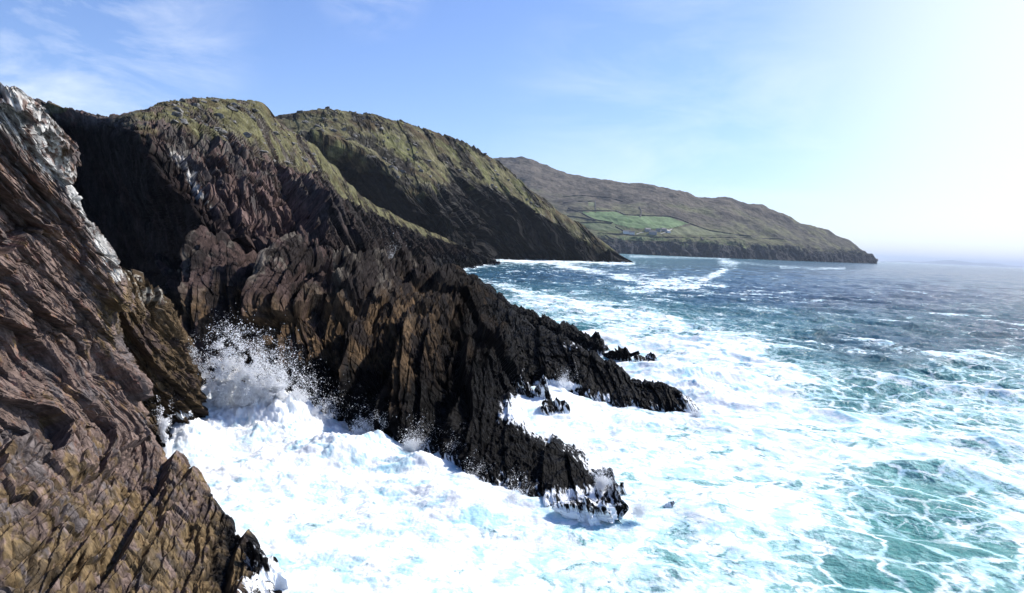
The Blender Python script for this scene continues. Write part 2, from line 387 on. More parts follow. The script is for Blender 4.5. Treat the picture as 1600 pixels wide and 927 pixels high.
# farmhouses
mw = plain('whitewash', (.75, .74, .70), .8, .05); mgw = plain('grey_render', (.28, .27, .27), .85, .1); mslate = plain('slate', (.07, .07, .08), .6, .2); mgl = plain('window_glass', (.03, .035, .04), .2, .1)
def box_mesh(x0, x1, y0, y1, z0, z1):
    v = [(x, y, z) for z in (z0, z1) for y in (y0, y1) for x in (x0, x1)]
    f = [(0,2,3,1),(4,5,7,6),(0,1,5,4),(2,6,7,3),(0,4,6,2),(1,3,7,5)]
    return v, f
def house(px, py, L, W, hh, rot, wallm, label):
    q = hit(bE, px, py)
    if q is None: return
    r_ = bpy.data.objects.new('farmhouse', None); C.objects.link(r_); r_.location = q; r_.rotation_euler = (0, 0, rot)
    tag(r_, label, 'farmhouse', group='farm buildings on the far headland')
    L *= 1.3; W *= 1.2; hh *= 1.25; a_, b_ = L/2, W/2
    v = [(-a_,-b_,-5),(a_,-b_,-5),(a_,b_,-5),(-a_,b_,-5),(-a_,-b_,hh),(a_,-b_,hh),(a_,b_,hh),(-a_,b_,hh),(-a_,0,hh+W*.42),(a_,0,hh+W*.42)]
    me = bpy.data.meshes.new('wall'); me.from_pydata(v, [], [(0,1,5,4),(2,3,7,6),(1,2,6,9,5),(3,0,4,8,7)]); me.materials.append(wallm)
    o = bpy.data.objects.new('wall', me); C.objects.link(o); o.parent = r_
    e_ = .4; k = W*.42
    v = [(-a_-e_,-b_-e_,hh-.2),(a_+e_,-b_-e_,hh-.2),(a_+e_,0,hh+k+.25),(-a_-e_,0,hh+k+.25),(a_+e_,b_+e_,hh-.2),(-a_-e_,b_+e_,hh-.2)]
    me = bpy.data.meshes.new('roof'); me.from_pydata(v, [], [(0,1,2,3),(3,2,4,5)]); me.materials.append(mslate)
    o = bpy.data.objects.new('roof', me); C.objects.link(o); o.parent = r_
    vv, ff = box_mesh(a_-1.4, a_-.4, -.5, .5, hh+k-.6, hh+k+1.4); ch = mesh_obj('chimney', vv, ff, wallm, o)
    for i in range(3):
        x = -a_+L*(i+.5)/3
        vv, ff = box_mesh(x-.6, x+.6, -b_-.06, -b_+.1, 1., 2.3); mesh_obj('window', vv, ff, mgl, r_)
for px, py, L, W, hh, rt, m_, lb in [
    (979, 364.5, 17, 8, 4.5, .1, mw, 'white farmhouse at the left end of the far farm'),
    (987, 366, 14, 8, 4., -.1, mw, 'white farmhouse nearest the white gravel track'),
    (1012, 361, 14, 8, 4.5, .3, mgw, 'grey slate roofed house at the upper left of the grey cluster'),
    (1020, 365.5, 18, 9, 4.5, 0, mgw, 'long grey barn lowest in the far cluster'),
    (1029, 361.5, 12, 8, 4, -.4, mgw, 'small grey house in the middle of the far cluster'),
    (1037, 360.5, 13, 7, 4, .2, mgw, 'grey house beside the pale climbing track'),
    (1044, 363, 10, 7, 3.5, .5, mw, 'small pale cottage right of the climbing track')]:
    house(px, py, L, W, hh, rt, m_, lb)

# ---- faint island on the horizon
isl = [(x, 1e4) for x in ()]
px_ = np.linspace(1385, 1640, 60)
top = np.array([0, 5, 12, 22, 26, 20, 30, 42, 60, 78, 84, 76, 60, 52, 58, 66, 60, 44, 30, 26, 18, 8, 0])*2.9
prof = np.interp(np.linspace(0, 1, 60), np.linspace(0, 1, len(top)), top)+rng.normal(size=60)*4
rows = []
for w, k in ((0, 0), (300, .6), (700, 1), (1200, .7), (1800, 0)):
    rows.append([np.array([*(WL((x, 40000))[0][:2]+np.array([0, w])), (k*pr if k else -60)]) for x, pr in zip(px_, prof)])
Gi = np.array(rows); vi = Gi.reshape(-1, 3)
tag(mesh_obj('island', vi, grid_faces(5, 60), plain('island_ground', (.05, .06, .045), .9, .2, .002), smooth=True), 'faint low island on the horizon at the right', 'island', 'structure')

# ---- middle headland
D_R = [(380,196,490),(440,181,510),(500,176,530),(560,180,560),(620,194,590),(680,205,620),(730,224,650),(775,250,680),(820,285,700),(880,332,725),(930,370,745),(965,396,758),(990,411,768)]
D_S = [(380,206,470),(440,200,480),(500,200,495),(560,215,515),(620,230,540),(670,245,565),(715,256,600),(765,275,640),(810,302,665),(870,343,700),(925,377,730),(962,400,750),(990,411.5,765)]
D_G = [(380,230,445),(450,218,450),(510,226,465),(570,245,478),(625,283,472),(682,300,485),(716,288,565),(760,305,612),(805,325,642),(865,358,688),(920,387,722),(960,403,747),(990,412,763)]
D_M = [(380,300,470),(460,265,495),(520,280,520),(575,310,520),(645,330,468),(712,352,486),(740,345,575),(780,352,615),(822,362,645),(872,378,685),(920,393,718),(958,404.5,741),(990,412,762)]
D_W = [(380,470),(470,480),(530,500),(590,510),(690,500),(745,560),(775,625),(805,655),(840,680),(880,703),(925,725),(960,745),(991,762)]
r1 = R(*D_R)
GD, tu, tvD = loft([setz(back(r1, 500, 0), -5), back(r1, 130, -18), r1, R(*D_S), R(*D_G), R(*D_M), WL(*D_W, z=-4)], 1000, 560)
vD = np.repeat(tvD, 1000)
BD = Bed((.75, -.1, .65), (.2, 1, 0))
def grassD(p, vpar):
    f = fbm(p/35+5, 5, .6)
    out = sstep(.02, .35, fbm(np.stack([p@BD.n/9, p@BD.d/30, p@BD.q/30], 1), 5, .65)+.15*f)   # crags through the turf
    low = 1-sstep(-.35, .1, vpar-4+f*.45)
    return low*(1-out*.9)
def dispD(p, n):
    g = grassD(p, vD); rock = 1-g
    d = fbm(p/80, 4, .5)*5
    X, Y = project(p); lowm = sstep(3.5, 4.3, vD)
    return (d + (.08+.10*rock*(1-lowm)+.92*lowm)*rockdisp(p, (26, 11, 4.6, 1.9), BD, .42)+rock*(1-lowm)*slabs(p, 3.2, BD, .3, 4, 5, 3)*.45 + fbm(p/4, 3)*.35)*(1-.85*sstep(900, 970, X))*(.35+.65*sstep(440, 500, X))
def colD(p, X, Y, n):
    g = grassD(p, vD); f = fbm(p/25, 5, .6); f2 = fbm(p/5, 3, .6)
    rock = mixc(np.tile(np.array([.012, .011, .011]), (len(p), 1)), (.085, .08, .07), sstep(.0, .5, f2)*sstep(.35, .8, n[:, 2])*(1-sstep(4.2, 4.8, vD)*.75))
    gr = mixc(np.tile(np.array([.112, .104, .056]), (len(p), 1)), (.075, .058, .034), sstep(-.05, .5, f))
    gr = mixc(gr, (.105, .106, .048), sstep(.15, .5, fbm(p/40+40, 4, .6)))
    gr = mixc(gr, (.13, .12, .095), sstep(.35, .6, f2)*.6)
    c = mixc(rock, (0, 0, 0), np.zeros(len(p))); c = rock*(1-g[:, None])+gr*g[:, None]
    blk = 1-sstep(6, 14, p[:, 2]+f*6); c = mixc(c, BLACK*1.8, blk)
    z0 = np.zeros(len(p)); wash = (1-sstep(.5, 3, p[:, 2]))*.4
    return c, wash, blk*.5
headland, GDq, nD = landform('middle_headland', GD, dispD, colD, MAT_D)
tag(headland, 'rounded grassy headland with dark sea cliffs behind the near cliff', 'headland', 'structure')

# ---- near cliff with its grassy back
C_R = [(10,154,110),(65,154,112),(112,170,110),(178,182,106),(224,172,112),(270,157,125),(345,152,150),(412,160,175),(434,184,195),(475,215,215),(520,258,250),(560,303,290),(620,338,350),(700,375,430),(780,412,487)]
C_G = [(10,160,106),(70,172,108),(115,190,108),(172,200,98),(214,202,84),(275,192,96),(340,218,110),(395,245,126),(440,262,146),(485,277,184),(525,300,220),(560,325,268),(620,350,330),(700,380,420),(780,412,484)]
C_M = [(10,300,104),(75,300,106),(130,290,106),(192,290,99),(246,268,76),(305,275,81),(365,290,89),(420,305,98),(465,320,110),(510,335,130),(550,350,168),(590,362,228),(640,374,310),(710,392,410),(780,412.5,481)]
C_N = [(10,450,100),(75,450,102),(150,420,102),(235,400,96),(325,366,67),(385,388,71),(430,386,78),(470,390,87),(520,395,100),(560,398,122),(600,402,160),(640,404,224),(685,407,292),(732,411,390),(780,413,480)]
C_W = [(10,98),(75,100),(150,100),(245,94),(330,66),(400,70),(450,75),(500,83),(550,96),(590,116),(620,155),(650,205),(690,280),(737,385),(781,478)]
r1 = R(*C_R)
b1 = back(r1, 45, -6, (-.3, 1)); b1[7:, 2] -= np.linspace(4, 10, 8); b1[-3:, 2] = np.minimum(b1[-3:, 2], [6, 2, -2])
GC, tu, tvC = loft([setz(back(r1, 90, 0, (-.3, 1)), -5), b1, r1, R(*C_G), R(*C_M), R(*C_N), WL(*C_W, z=-3)], 1350, 800)
vC = np.repeat(tvC, 1350)
BC = Bed((.84, .18, .5), (-.2, 1, .05))
def cfields(p):
    X, Y = project(p); f = fbm(p/9+5, 5, .6)
    out = sstep(.08, .38, fbm(np.stack([p@BC.n/3, p@BC.d/10, p@BC.q/10], 1), 5, .65)+.1*f)
    g = (1-sstep(-.25, .12, vC-3+f*.42))*(1-out*.85)
    g *= sstep(165, 240, X+f*25)                          # bare rock where the ridge meets the gully
    g = np.maximum(g, (blob(X, Y, 85, 168, 26, 10) > .45)*.8)
    near = np.clip(p[:, 1]/110, .7, 3.5)                  # beds look thicker on the taller, farther rock
    return g, near, X, Y
_gC = None
def dispC(p, n):
    global _gC
    g, near, X, Y = cfields(p); _gC = g; rock = 1-g
    farr = sstep(230, 330, X-(Y-200)*.5)
    big = (.2+.8*farr)*(slabs(p, 12, BC, seed=3)*.22 + slabs(p, 5.2, BC, .3, 9, 11, 4)*.5)*(.3+.7*sstep(2.7, 3.7, vC))
    rib = slabs(p, 6.5, BC, .2, 14, 71, 6)*.42*farr
    small = slabs(p, 2.3, BC, .3, 9, 21, 4)*.6 + slabs(p, 1.0, BC, .3, 9, 31, 4)*.55 + slabs(p, .45, BC, seed=41)*.5*(p[:, 1] < 140)
    edge = sstep(0, .5, np.abs(vC-2))                      # keep the skyline close to the traced one
    d = (big*(.25+.75*edge)+small)*(.12+.88*rock*np.where(vC < 2.8, .45, 1)) + rib*sstep(2.7, 3.7, vC) + fbm(p/20, 4)*1.0 + fbm(p/1.6, 3)*.12
    d = d + cracks(p, 3.2, BC, 1.1)*rock + cracks(p+9, 1.2, BC, .4)*rock
    return d*np.where(X > 560, .75, 1)*np.where(X < 235, .6, 1)
def colC(p, X, Y, n):
    g = _gC; f = fbm(p/7, 5, .6); f2 = fbm(p/1.3, 4, .6)
    st = fbm(np.stack([p@BC.n/2.2, p@BC.d/14, p@BC.q/14], 1)+3, 4, .6)
    c = np.tile(np.array([.062, .053, .050]), (len(p), 1))
    red = sstep(-.1, .45, st+f*.3+blob(X, Y, 380, 330, 120, 90)*.5-(X > 520)*.2)
    c = mixc(c, (.105, .072, .063), red)
    c = mixc(c, (.105, .098, .085), sstep(.1, .5, f2+f*.4)*(1-sstep(.6, 1.1, vC-3))*.8)
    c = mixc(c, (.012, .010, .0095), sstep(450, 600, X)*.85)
    c = mixc(c, (.006, .005, .005), (1-sstep(200, 285, X-(Y-200)*.78+f*22))*sstep(178, 205, Y-(X-120)*.1+f*8)*.92)  # gully shade painted into the rock colour, near black left of the arete
    c = mixc(c, (.42, .41, .38), np.maximum(1-sstep(.4, 1.0, linedist(X, Y, [(300,282),(306,296),(322,310),(330,325)])/9+st*1.2+f2*.5), .7*(1-sstep(.4, 1.0, linedist(X, Y, [(270,242),(284,256)])/6+st*1.2+f2*.5))))
    gr = mixc(np.tile(np.array([.105, .100, .050]), (len(p), 1)), (.085, .072, .038), sstep(.0, .5, f))
    gr = mixc(gr, (.17, .165, .13), sstep(.38, .6, f2)*.5)
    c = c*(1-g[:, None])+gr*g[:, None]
    zz = p[:, 2]+f*2.5
    c = mixc(c, (.017, .012, .010), 1-sstep(9, 17, zz))
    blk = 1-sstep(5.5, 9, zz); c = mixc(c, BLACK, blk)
    return c, (1-sstep(.3, 2.2, p[:, 2]))*.5, blk
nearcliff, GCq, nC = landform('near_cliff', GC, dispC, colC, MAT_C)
tag(nearcliff, 'tall slabby red and grey cliff with a grass top in the middle left', 'cliff', 'structure')

# ---- rocky promontory: front spur, middle spur, back spur
def dispB(Ls, amp=.6, keep=None):
    def f(p, n):
        d = rockdisp(p, Ls, BED, amp) + fbm(p/3, 4)*.25 + fbm(p/.5, 3)*.05
        X, Y = project(p)
        d = d*(1-.72*sstep(700, 780, X)*sstep(560, 640, Y))*(1-.7*blob(X, Y, 365, 425, 70, 38))
        d = d*(1-.7*sstep(900, 960, X)*sstep(650, 700, Y))*(1-.2*sstep(600, 680, X))
        d = d-.3*sstep(860, 930, X)*sstep(640, 690, Y)
        lum = (1-.4*sstep(800, 900, X))*(ridged(np.stack([p@BED.n/.9, p@BED.d/2.2, p@BED.q/1.4], 1), 4, .55)-1.2)*.22
        return (d + lum*(X > 560))*(sstep(-3, 1.2, p[:, 2])*.85 + .15)
    return f
def colB(p, X, Y, n, level=0.):
    f = fbm(p/3.5, 5, .6); f2 = fbm(p/.7, 4, .6)
    st = fbm(np.stack([p@BED.n/.9, p@BED.d/6, p@BED.q/6], 1)+3, 4, .6)
    c = np.tile(np.array([.020, .016, .015]), (len(p), 1))
    c = mixc(c, (.105, .092, .076), sstep(.12, .55, st+.2*f2)*.75)
    c = mixc(c, (.055, .038, .034), sstep(-.1, .4, f+blob(X, Y, 400, 440, 90, 60)*.5)*(X < 520))
    zz = p[:, 2]+f*1.5+level
    c = mixc(c, (.100, .064, .034), (1-sstep(6.5, 10.0, zz))*sstep(-.35, .25, st)*.85)
    c = mixc(c, (.016, .012, .009), sstep(-.1, .35, f2)*(1-sstep(7, 10, zz))*.6)
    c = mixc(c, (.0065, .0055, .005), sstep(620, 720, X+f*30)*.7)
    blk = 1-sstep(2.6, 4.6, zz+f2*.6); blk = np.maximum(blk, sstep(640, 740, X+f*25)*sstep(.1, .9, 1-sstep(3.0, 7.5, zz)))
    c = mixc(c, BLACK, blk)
    wash = (1-sstep(.0, 1.5, p[:, 2]))*.45
    for cx, cy, rx, ry, v in [(1078,628,22,26,.55),(1050,640,12,18,.3),(925,620,40,14,.45),(880,604,30,8,.8),(990,632,12,14,.45),(820,640,45,30,.75),(850,660,40,26,.75),(900,780,80,26,.6),(965,770,25,30,.5),(950,728,26,18,.55),(890,540,25,9,.42),(1015,568,22,10,.6),(860,600,30,8,.7)]:
        wash = np.maximum(wash, v*np.clip(blob(X, Y, cx, cy, rx, ry)*1.4, 0, 1))
    return c, wash, np.maximum(blk, .25)
B_W = [(250,54),(300,53),(370,53),(450,53.5),(530,51),(600,48.5),(690,45.5),(762,38.2),(830,36.2),(900,35.2),(960,34.6),(1000,34.4)]
B_L = [(245,585,57),(292,570,57),(370,560,57),(440,575,56),(520,600,53.5),(600,630,50.5),(688,650,49),(752,740,41),(830,768,38.2),(900,785,36.8),(955,802,35.9),(992,820,35.1)]
B_M = [(245,480,60),(292,468,61),(365,470,60),(432,480,59),(520,505,58.5),(605,540,57),(692,560,56),(765,672,46.5),(830,708,42.5),(900,744,39.4),(946,772,37.5),(978,806,35.8)]
B_U = [(245,430,64),(296,412,63),(365,412,62),(440,428,64),(535,445,68),(630,475,69),(712,508,66),(775,610,53),(822,676,46.5),(897,716,41.6),(940,752,38.7),(970,798,36.2)]
B_C = [(245,405,68),(298,392,66),(360,387,68),(450,404,72),(560,396,88),(640,420,96),(715,440,96),(752,530,66),(812,664,49.5),(893,708,43.2),(938,744,39.6),(968,792,36.6)]
r1 = R(*B_C)
GB, _, _ = loft([setz(back(r1, 22, 0, (.3, 1)), -3), back(r1, 7, -1.6, (.3, 1)), r1, R(*B_U), R(*B_M), R(*B_L), WL(*B_W, z=-1.2), setz(back(WL(*B_W), 3, 0, (.3, -1)), -4)], 1500, 900)
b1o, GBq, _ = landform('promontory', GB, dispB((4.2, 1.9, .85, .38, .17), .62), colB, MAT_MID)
tag(b1o, 'front spur of ribbed brown rock ending in a black reef', 'rocky spur', 'structure')
M_W = [(640,82),(720,76),(776,70),(846,67.5),(880,66),(916,63.5),(952,62),(1001,60.5),(1050,59.5),(1085,59),(1100,59)]
M_L = [(640,560,86),(720,560,80),(776,572,74.5),(846,583,70),(882,592,68),(918,604,65.5),(955,615,64),(1003,625,62),(1048,634,60.6),(1080,642,59.6),(1098,650,59.2)]
M_M = [(640,500,94),(715,500,88),(775,530,82),(845,550,77),(882,562,73),(920,576,70),(955,590,67.5),(1005,607,64.5),(1048,616,62),(1075,628,60.4),(1095,648,59.5)]
M_C = [(640,440,108),(700,428,118),(765,462,104),(820,505,94),(868,526,84),(910,548,77),(952,568,72),(1008,594,66.5),(1046,603,63.5),(1072,620,61.2),(1094,646,59.8)]
r1 = R(*M_C)
G2, _, _ = loft([setz(back(r1, 14, 0, (.35, 1)), -3), back(r1, 4, -1.0, (.35, 1)), r1, R(*M_M), R(*M_L), WL(*M_W, z=-.8), setz(back(WL(*M_W), 3, 0, (.3, -1)), -4)], 1000, 420)
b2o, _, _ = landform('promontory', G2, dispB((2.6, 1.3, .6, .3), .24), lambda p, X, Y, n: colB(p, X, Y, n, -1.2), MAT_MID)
tag(b2o, 'long black spur reaching furthest right with white water running off its tip', 'rocky spur', 'structure')
K_W = [(720,130),(770,120),(812,108),(867,99),(900,95),(925,93),(945,92)]
K_M = [(720,470,140),(768,482,128),(811,497,113),(860,511,103),(898,521,97.5),(922,531,94.5),(941,542,92.6)]
K_C = [(645,412,165),(690,412,160),(740,436,140),(790,472,122),(853,498,108),(900,508,101),(918,521,97),(938,539,93.5)]
K_C = [(700,415,170),(745,440,146),(790,472,126),(852,498,109),(892,507,102),(917,521,97),(939,540,93.5)]
r1 = R(*K_C)
G3_, _, _ = loft([setz(back(r1, 16, 0, (.4, 1)), -3), back(r1, 4, -1.0, (.4, 1)), r1, R(*K_M), WL(*K_W, z=-.8), setz(back(WL(*K_W), 3, 0, (.3, -1)), -4)], 700, 260)
b3o, _, _ = landform('promontory', G3_, dispB((2.8, 1.3, .6, .3), .3), lambda p, X, Y, n: colB(p, X, Y, n, -1.2), MAT_MID)
tag(b3o, 'low black spur behind the others at the back of the promontory', 'rocky spur', 'structure')

# ---- left foreground rock
Y_ = [112,150,205,262,325,440,535,610,680,750,800,858,930,1010,1120]
edgeA = [(38,28.6),(40,28.6),(64,29.6),(98,31),(130,33),(188,36.5),(172,36.5),(212,37),(246,37.5),(302,35.5),(358,33),(388,29.8),(440,27),(482,23.5),(540,20)]
edY = [142,150,205,262,325,440,535,610,680,750,800,858,930,1010,1120]
leftD = [24.0,23.6,23.0,22.4,21.8,20.6,19.6,18.9,18.2,17.2,16.4,15.4,14.2,12.8,11.2]
rowsA = []
for y0, (ex, eD), ey, lD in zip(Y_, edgeA, edY, leftD):
    r_ = []
    for t in (0, .25, .5, .72, .88, 1.):
        x = -330+(ex+330)*t; yy = (y0*.8+ey*.2)*(1-t**3)+ey*t**3 - (8*(1-t) if y0 < 160 else 0)
        D = lD+(eD-lD)*(t**1.5)*1. ; r_.append(P(x, yy, D))
    e_ = np.array(r_[-1]); r_.append(e_+np.array([-.8, 1.6, -.6])); r_.append(e_+np.array([-4.5, 4.5, -3.5])); r_.append(np.array([e_[0]-9, e_[1]+8, min(e_[2]-8, -3)]))
    rowsA.append(r_)
tb = np.array(rowsA[0]); tb2 = tb.copy(); tb2[:, 1] += 7; tb2[:, 0] -= 2; tb2[:, 2] -= 1.5
rowsA = [tb2]+rowsA
GA, tuA, tvA = loft(rowsA, 900, 1250)
BA = Bed((.88, .25, .36), (-.3, 1, 0))
BA2 = Bed((.80, .3, .5), (-.3, 1, 0))
def dispA(p, n):
    lo = 1-sstep(5.5, 8.5, p[:, 2])
    dA = slabs(p, 1.9, BA, .12, 5, 1, 5)*.45+slabs(p, .8, BA, .12, 8, 2, 6)*.6+slabs(p, .34, BA, .12, 9, 5, 6)*.65+slabs(p, .15, BA, .12, 9, 6, 6)*.55+slabs(p, .07, BA, .12, 8, 8, 5)*.4
    dB = slabs(p, 2.2, BA2, .12, 8, 1, 5)*.5+slabs(p, .9, BA2, .12, 9, 2, 6)*.5+slabs(p, .36, BA2, .12, 9, 5, 6)*.45+slabs(p, .15, BA2, .12, 9, 6, 6)*.4
    # a few deep clefts
    cl = ridged(np.stack([p@BA.n/1.6, p@BA.d/6, p@BA.q/6], 1)+2, 2, .4); cl = sstep(1.22, 1.38, cl)*.35
    X, Y = project(p); k_ = 1-.55*sstep(300, 380, X)
    return k_*dA*(1-lo)+k_*(dB+.25)*lo + fbm(p/2.8, 3)*.14 + fbm(p/.3, 3)*.02  - cl + cracks(p, .8, BA, .22) + cracks(p+9, .3, BA, .09)
def colA(p, X, Y, n):
    f = fbm(p/1.6, 5, .6); pb = np.stack([p@BA.n, p@BA.d/4, p@BA.q/3], 1); f2 = fbm(pb/.22, 5, .6); f3 = fbm(pb/.6+20, 5, .6)
    c = np.tile(np.array([.128, .094, .080]), (len(p), 1))
    c = mixc(c, (.105, .090, .086), sstep(0, .5, f3))
    c = mixc(c, (.180, .128, .104), sstep(.2, .6, f)*.7)
    c = mixc(c, (.16, .060, .05), sstep(.35, .6, f2+f*.3)*.4)
    yel = sstep(-.1, .35, f2*.5+f*.5+sstep(560, 900, Y)*.62-.38 + blob(X, Y, 190, 500, 60, 60)*.6)
    c = mixc(c, (.128, .092, .042), yel*.8)
    c = mixc(c, (.035, .028, .022), sstep(.15, .5, f3+f2*.3)*yel*.6)
    band = [(-30,165),(20,170),(50,205),(75,245),(105,285),(140,335),(160,380),(185,430)]
    dl = linedist(X, Y, band); wd = np.interp(Y, [100, 200, 250, 300, 380, 440, 470], [75, 48, 30, 15, 15, 13, 2])
    w = 1-sstep(.7, 1.05, dl/wd+f2*.45+f3*.4)
    w = np.maximum(w, (1-sstep(.5, 1.2, dl/wd+f2*.5+f3*.5))*.4)
    c = mixc(c, (.42, .41, .385), w*sstep(-.3, .1, f2+f3*.6+.12))
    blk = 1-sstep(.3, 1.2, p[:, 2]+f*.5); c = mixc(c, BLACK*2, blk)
    wash = blob(X, Y, 405, 915, 40, 28)*.7+blob(X, Y, 258, 680, 10, 28)*.5
    return c, np.clip(wash, 0, 1), np.maximum(blk, .15)
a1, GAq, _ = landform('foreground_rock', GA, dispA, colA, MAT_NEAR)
tag(a1, 'large red brown rock face in the left foreground with a white lichened top', 'rock face', 'structure')
# brown buttress behind it
eA = [(176,436,40),(212,452,42),(240,482,43),(262,522,44),(276,575,45),(282,620,46),(282,660,46)]
rows2 = []
for (ex, ey, eD) in eA:
    z0 = P(ex, ey, eD)
    rows2.append([P(ex-130, ey+20, eD-4.5), P(ex-80, ey+10, eD-3.8), P(ex-40, ey+3, eD-2.4), z0, z0+np.array([-.2, 2.5, -.3]), z0+np.array([-3, 6, -3]), np.array([z0[0]-6, z0[1]+9, -4])])
last = np.array(rows2[-1]); l2 = last.copy(); l2[:, 2] = -3; l2[:, 1] -= .6
t0 = np.array(rows2[0]); t0[:, 2] -= 1.2; t0[:, 1] += 3; t0[:, 0] -= 1
G4, _, _ = loft([t0]+rows2+[l2], 420, 620)
def dispA2(p, n): return rockdisp(p, (1.8, .8, .36, .16), BA, .6)+fbm(p/1.5, 4)*.3+ridged(p/.6, 3)*.08
def colA2(p, X, Y, n):
    f = fbm(p/1.6, 5, .6); f2 = fbm(p/.35, 4, .6)
    c = np.tile(np.array([.078, .055, .032]), (len(p), 1)); c = mixc(c, (.055, .040, .034), sstep(0, .5, f))
    c = mixc(c, (.33, .31, .26), sstep(.3, .6, f2+f)*(1-sstep(440, 500, Y)))
    c = mixc(c, (.030, .022, .016), sstep(-.1, .3, f2)*sstep(520, 620, Y))
    blk = 1-sstep(1.0, 2.4, p[:, 2]+f); c = mixc(c, BLACK*1.5, blk)
    return c, blob(X, Y, 285, 650, 30, 14)*.5, np.maximum(blk, .2)
a2, _, _ = landform('rock_buttress', G4, dispA2, colA2, MAT_NEAR)
tag(a2, 'narrow brown buttress between the foreground rock and the sea cave', 'rock face', 'structure')

# ------------------------------------------------------------------ sea
NR, NA = 1250, 1250
phi = np.concatenate([[.00018, .00035, .0006], np.linspace(.0009, .02, 130), np.linspace(.02, 1.15, NR-133)[1:]]); 
phi = np.concatenate([[.00018, .00035, .0006], .0009+(np.linspace(0, 1, NR-3)**1.55)*(.72)])
rr = H/np.tan(phi); az = np.radians(np.linspace(-47, 47, NA))
RR, AZ = np.meshgrid(rr, az, indexing='ij')
S = np.stack([RR*np.sin(AZ), RR*np.cos(AZ), np.zeros_like(RR)], -1).reshape(-1, 3)
dr = np.abs(np.gradient(rr)); dR = np.repeat(dr, NA)
X, Y = project(S); rad = np.hypot(S[:, 0], S[:, 1])
def shep(pts, dec=0):
    if dec: pts = [(a, b, c, d, v-(dec if a > 1150 and b > 540 and v < 1.01 else 0)) for a, b, c, d, v in pts]
    num = np.full(len(X), 1e-9); den = np.full(len(X), 1e-9)
    for cx, cy, rx, ry, v in pts:
        w = 1/(1e-3+(((X-cx)/rx)**2+((Y-cy)/ry)**2)**1.6); num += w*v; den += w
    return num/den
dn = shep([(450,740,120,60,1.2),(330,660,80,50,1.4),(620,820,110,50,.98),(520,815,40,25,.8),(500,900,100,30,.92),(820,880,70,30,.8),(700,850,50,25,.86),(900,880,50,25,.78),(760,860,90,40,1.0),(650,760,60,30,1.2),(720,910,80,20,.95),
    (880,640,60,30,1.2),(1000,690,80,30,1.1),(1100,690,80,40,.92),(1060,740,60,25,.76),(960,880,60,25,.74),(1130,620,70,30,1.2),(950,850,60,30,.9),(1040,860,40,40,.72),(1120,870,40,30,.66),(1130,790,50,40,.88),(1180,740,60,40,.95),
    (1200,650,60,30,1.0),(1300,660,60,20,.82),(1250,720,50,20,.84),(1400,700,80,20,.9),(1500,720,70,15,.95),(1600,700,60,25,.85),(1450,650,40,12,.62),(1550,620,60,20,.78),(1350,610,60,12,.5),
    (1440,810,90,36,.22),(1520,830,50,30,.3),(1330,850,40,40,.66),(1300,910,60,30,.62),(1600,790,50,40,.75),(1550,900,70,30,.72),(1420,910,60,16,.5),(1390,760,30,12,.5),(1250,830,40,40,.85),(1220,900,50,30,.7),
    (1060,580,40,12,1.0),(1150,560,50,10,.95),(1230,560,50,8,.35),(1000,530,60,12,.85),(940,500,60,10,.72),(870,480,50,8,.62),(1080,530,40,10,.75),(1190,500,60,12,.25),(1330,520,80,16,.2),(1480,520,90,14,.22),(1600,520,60,14,.35),(1350,570,60,8,.3),(1450,585,60,8,.6),(1530,570,60,8,.65),
    (1400,450,150,14,.13),(1560,460,90,14,.12),(1200,440,60,8,.18),(1050,480,60,6,.3),(1150,470,60,6,.25),(850,440,40,6,.25),(960,460,30,6,.3),(760,430,40,5,.3),(1500,425,120,6,.06),(1300,420,90,6,.12),(1100,405,60,5,.2),(900,412,60,4,.45)], .13)
bands = [([(775,406),(850,409),(905,420),(960,432),(1040,440),(1100,435),(1150,415),(1125,410)], 5, .6),([(980,455),(1080,452),(1130,448)], 6, .6),([(720,433),(790,447),(830,451)], 3.5, .5),
    ([(1140,459),(1200,460),(1250,455)], 3.5, .55),([(1360,456),(1420,459),(1500,462)], 3, .4),([(1130,408),(1200,415),(1320,420)], 2.5, .5),([(985,401),(1080,403),(1140,404)], 2, .6),([(1220,418),(1270,421),(1320,419)], 2, .5),
    ([(820,462),(900,475),(1000,490),(1060,510)], 8, .4),([(1080,545),(1150,548),(1210,560),(1240,580)], 10, .5),([(1320,530),(1400,548),(1470,555)], 4, .35),([(1130,425),(1090,445),(1000,445)], 5, .5),([(1170,405),(1370,408)], 1.2, .35),([(1030,378),(1040,400)], 1, 0),
    ([(770,410),(740,418),(715,424)], 3, .7),([(790,407),(990,412)], 2.2, .75)]
wob = fbm(S/22, 3)*1.2
for pts, w, v in bands:
    dn += .62*v*np.exp(-(linedist(X, Y+wob*w*.7, pts)/w)**2)
tq = shep([(450,780,150,80,.9),(800,850,150,70,1),(1100,700,100,80,1),(1440,820,150,80,1),(1600,700,90,60,.85),(1250,620,90,20,.65),(1150,560,80,14,.5),(1000,500,80,16,.55),(870,480,50,12,.55),(1400,540,120,20,.16),(1560,600,60,16,.7),(1600,520,80,20,.12),(1300,460,200,18,.04),(900,430,100,8,.10),(1500,430,200,8,0),(1150,490,50,8,.35),(1080,460,40,6,.15),(1450,655,30,10,.9)])
def lod(lam): return sstep(.2, .9, lam/(dR*2.+1e-6))
def wav(lam, asp, ang, seed, sharp=True):
    c_, s_ = math.cos(ang), math.sin(ang)
    u = (S[:, 0]*c_+S[:, 1]*s_)/lam; v = (-S[:, 0]*s_+S[:, 1]*c_)/(lam*asp)
    n_ = noise(np.stack([u, v, np.full_like(u, seed)], 1))
    return (1-np.abs(n_)*2)-.45 if sharp else n_
calm = np.clip(1-dn, 0, 1)
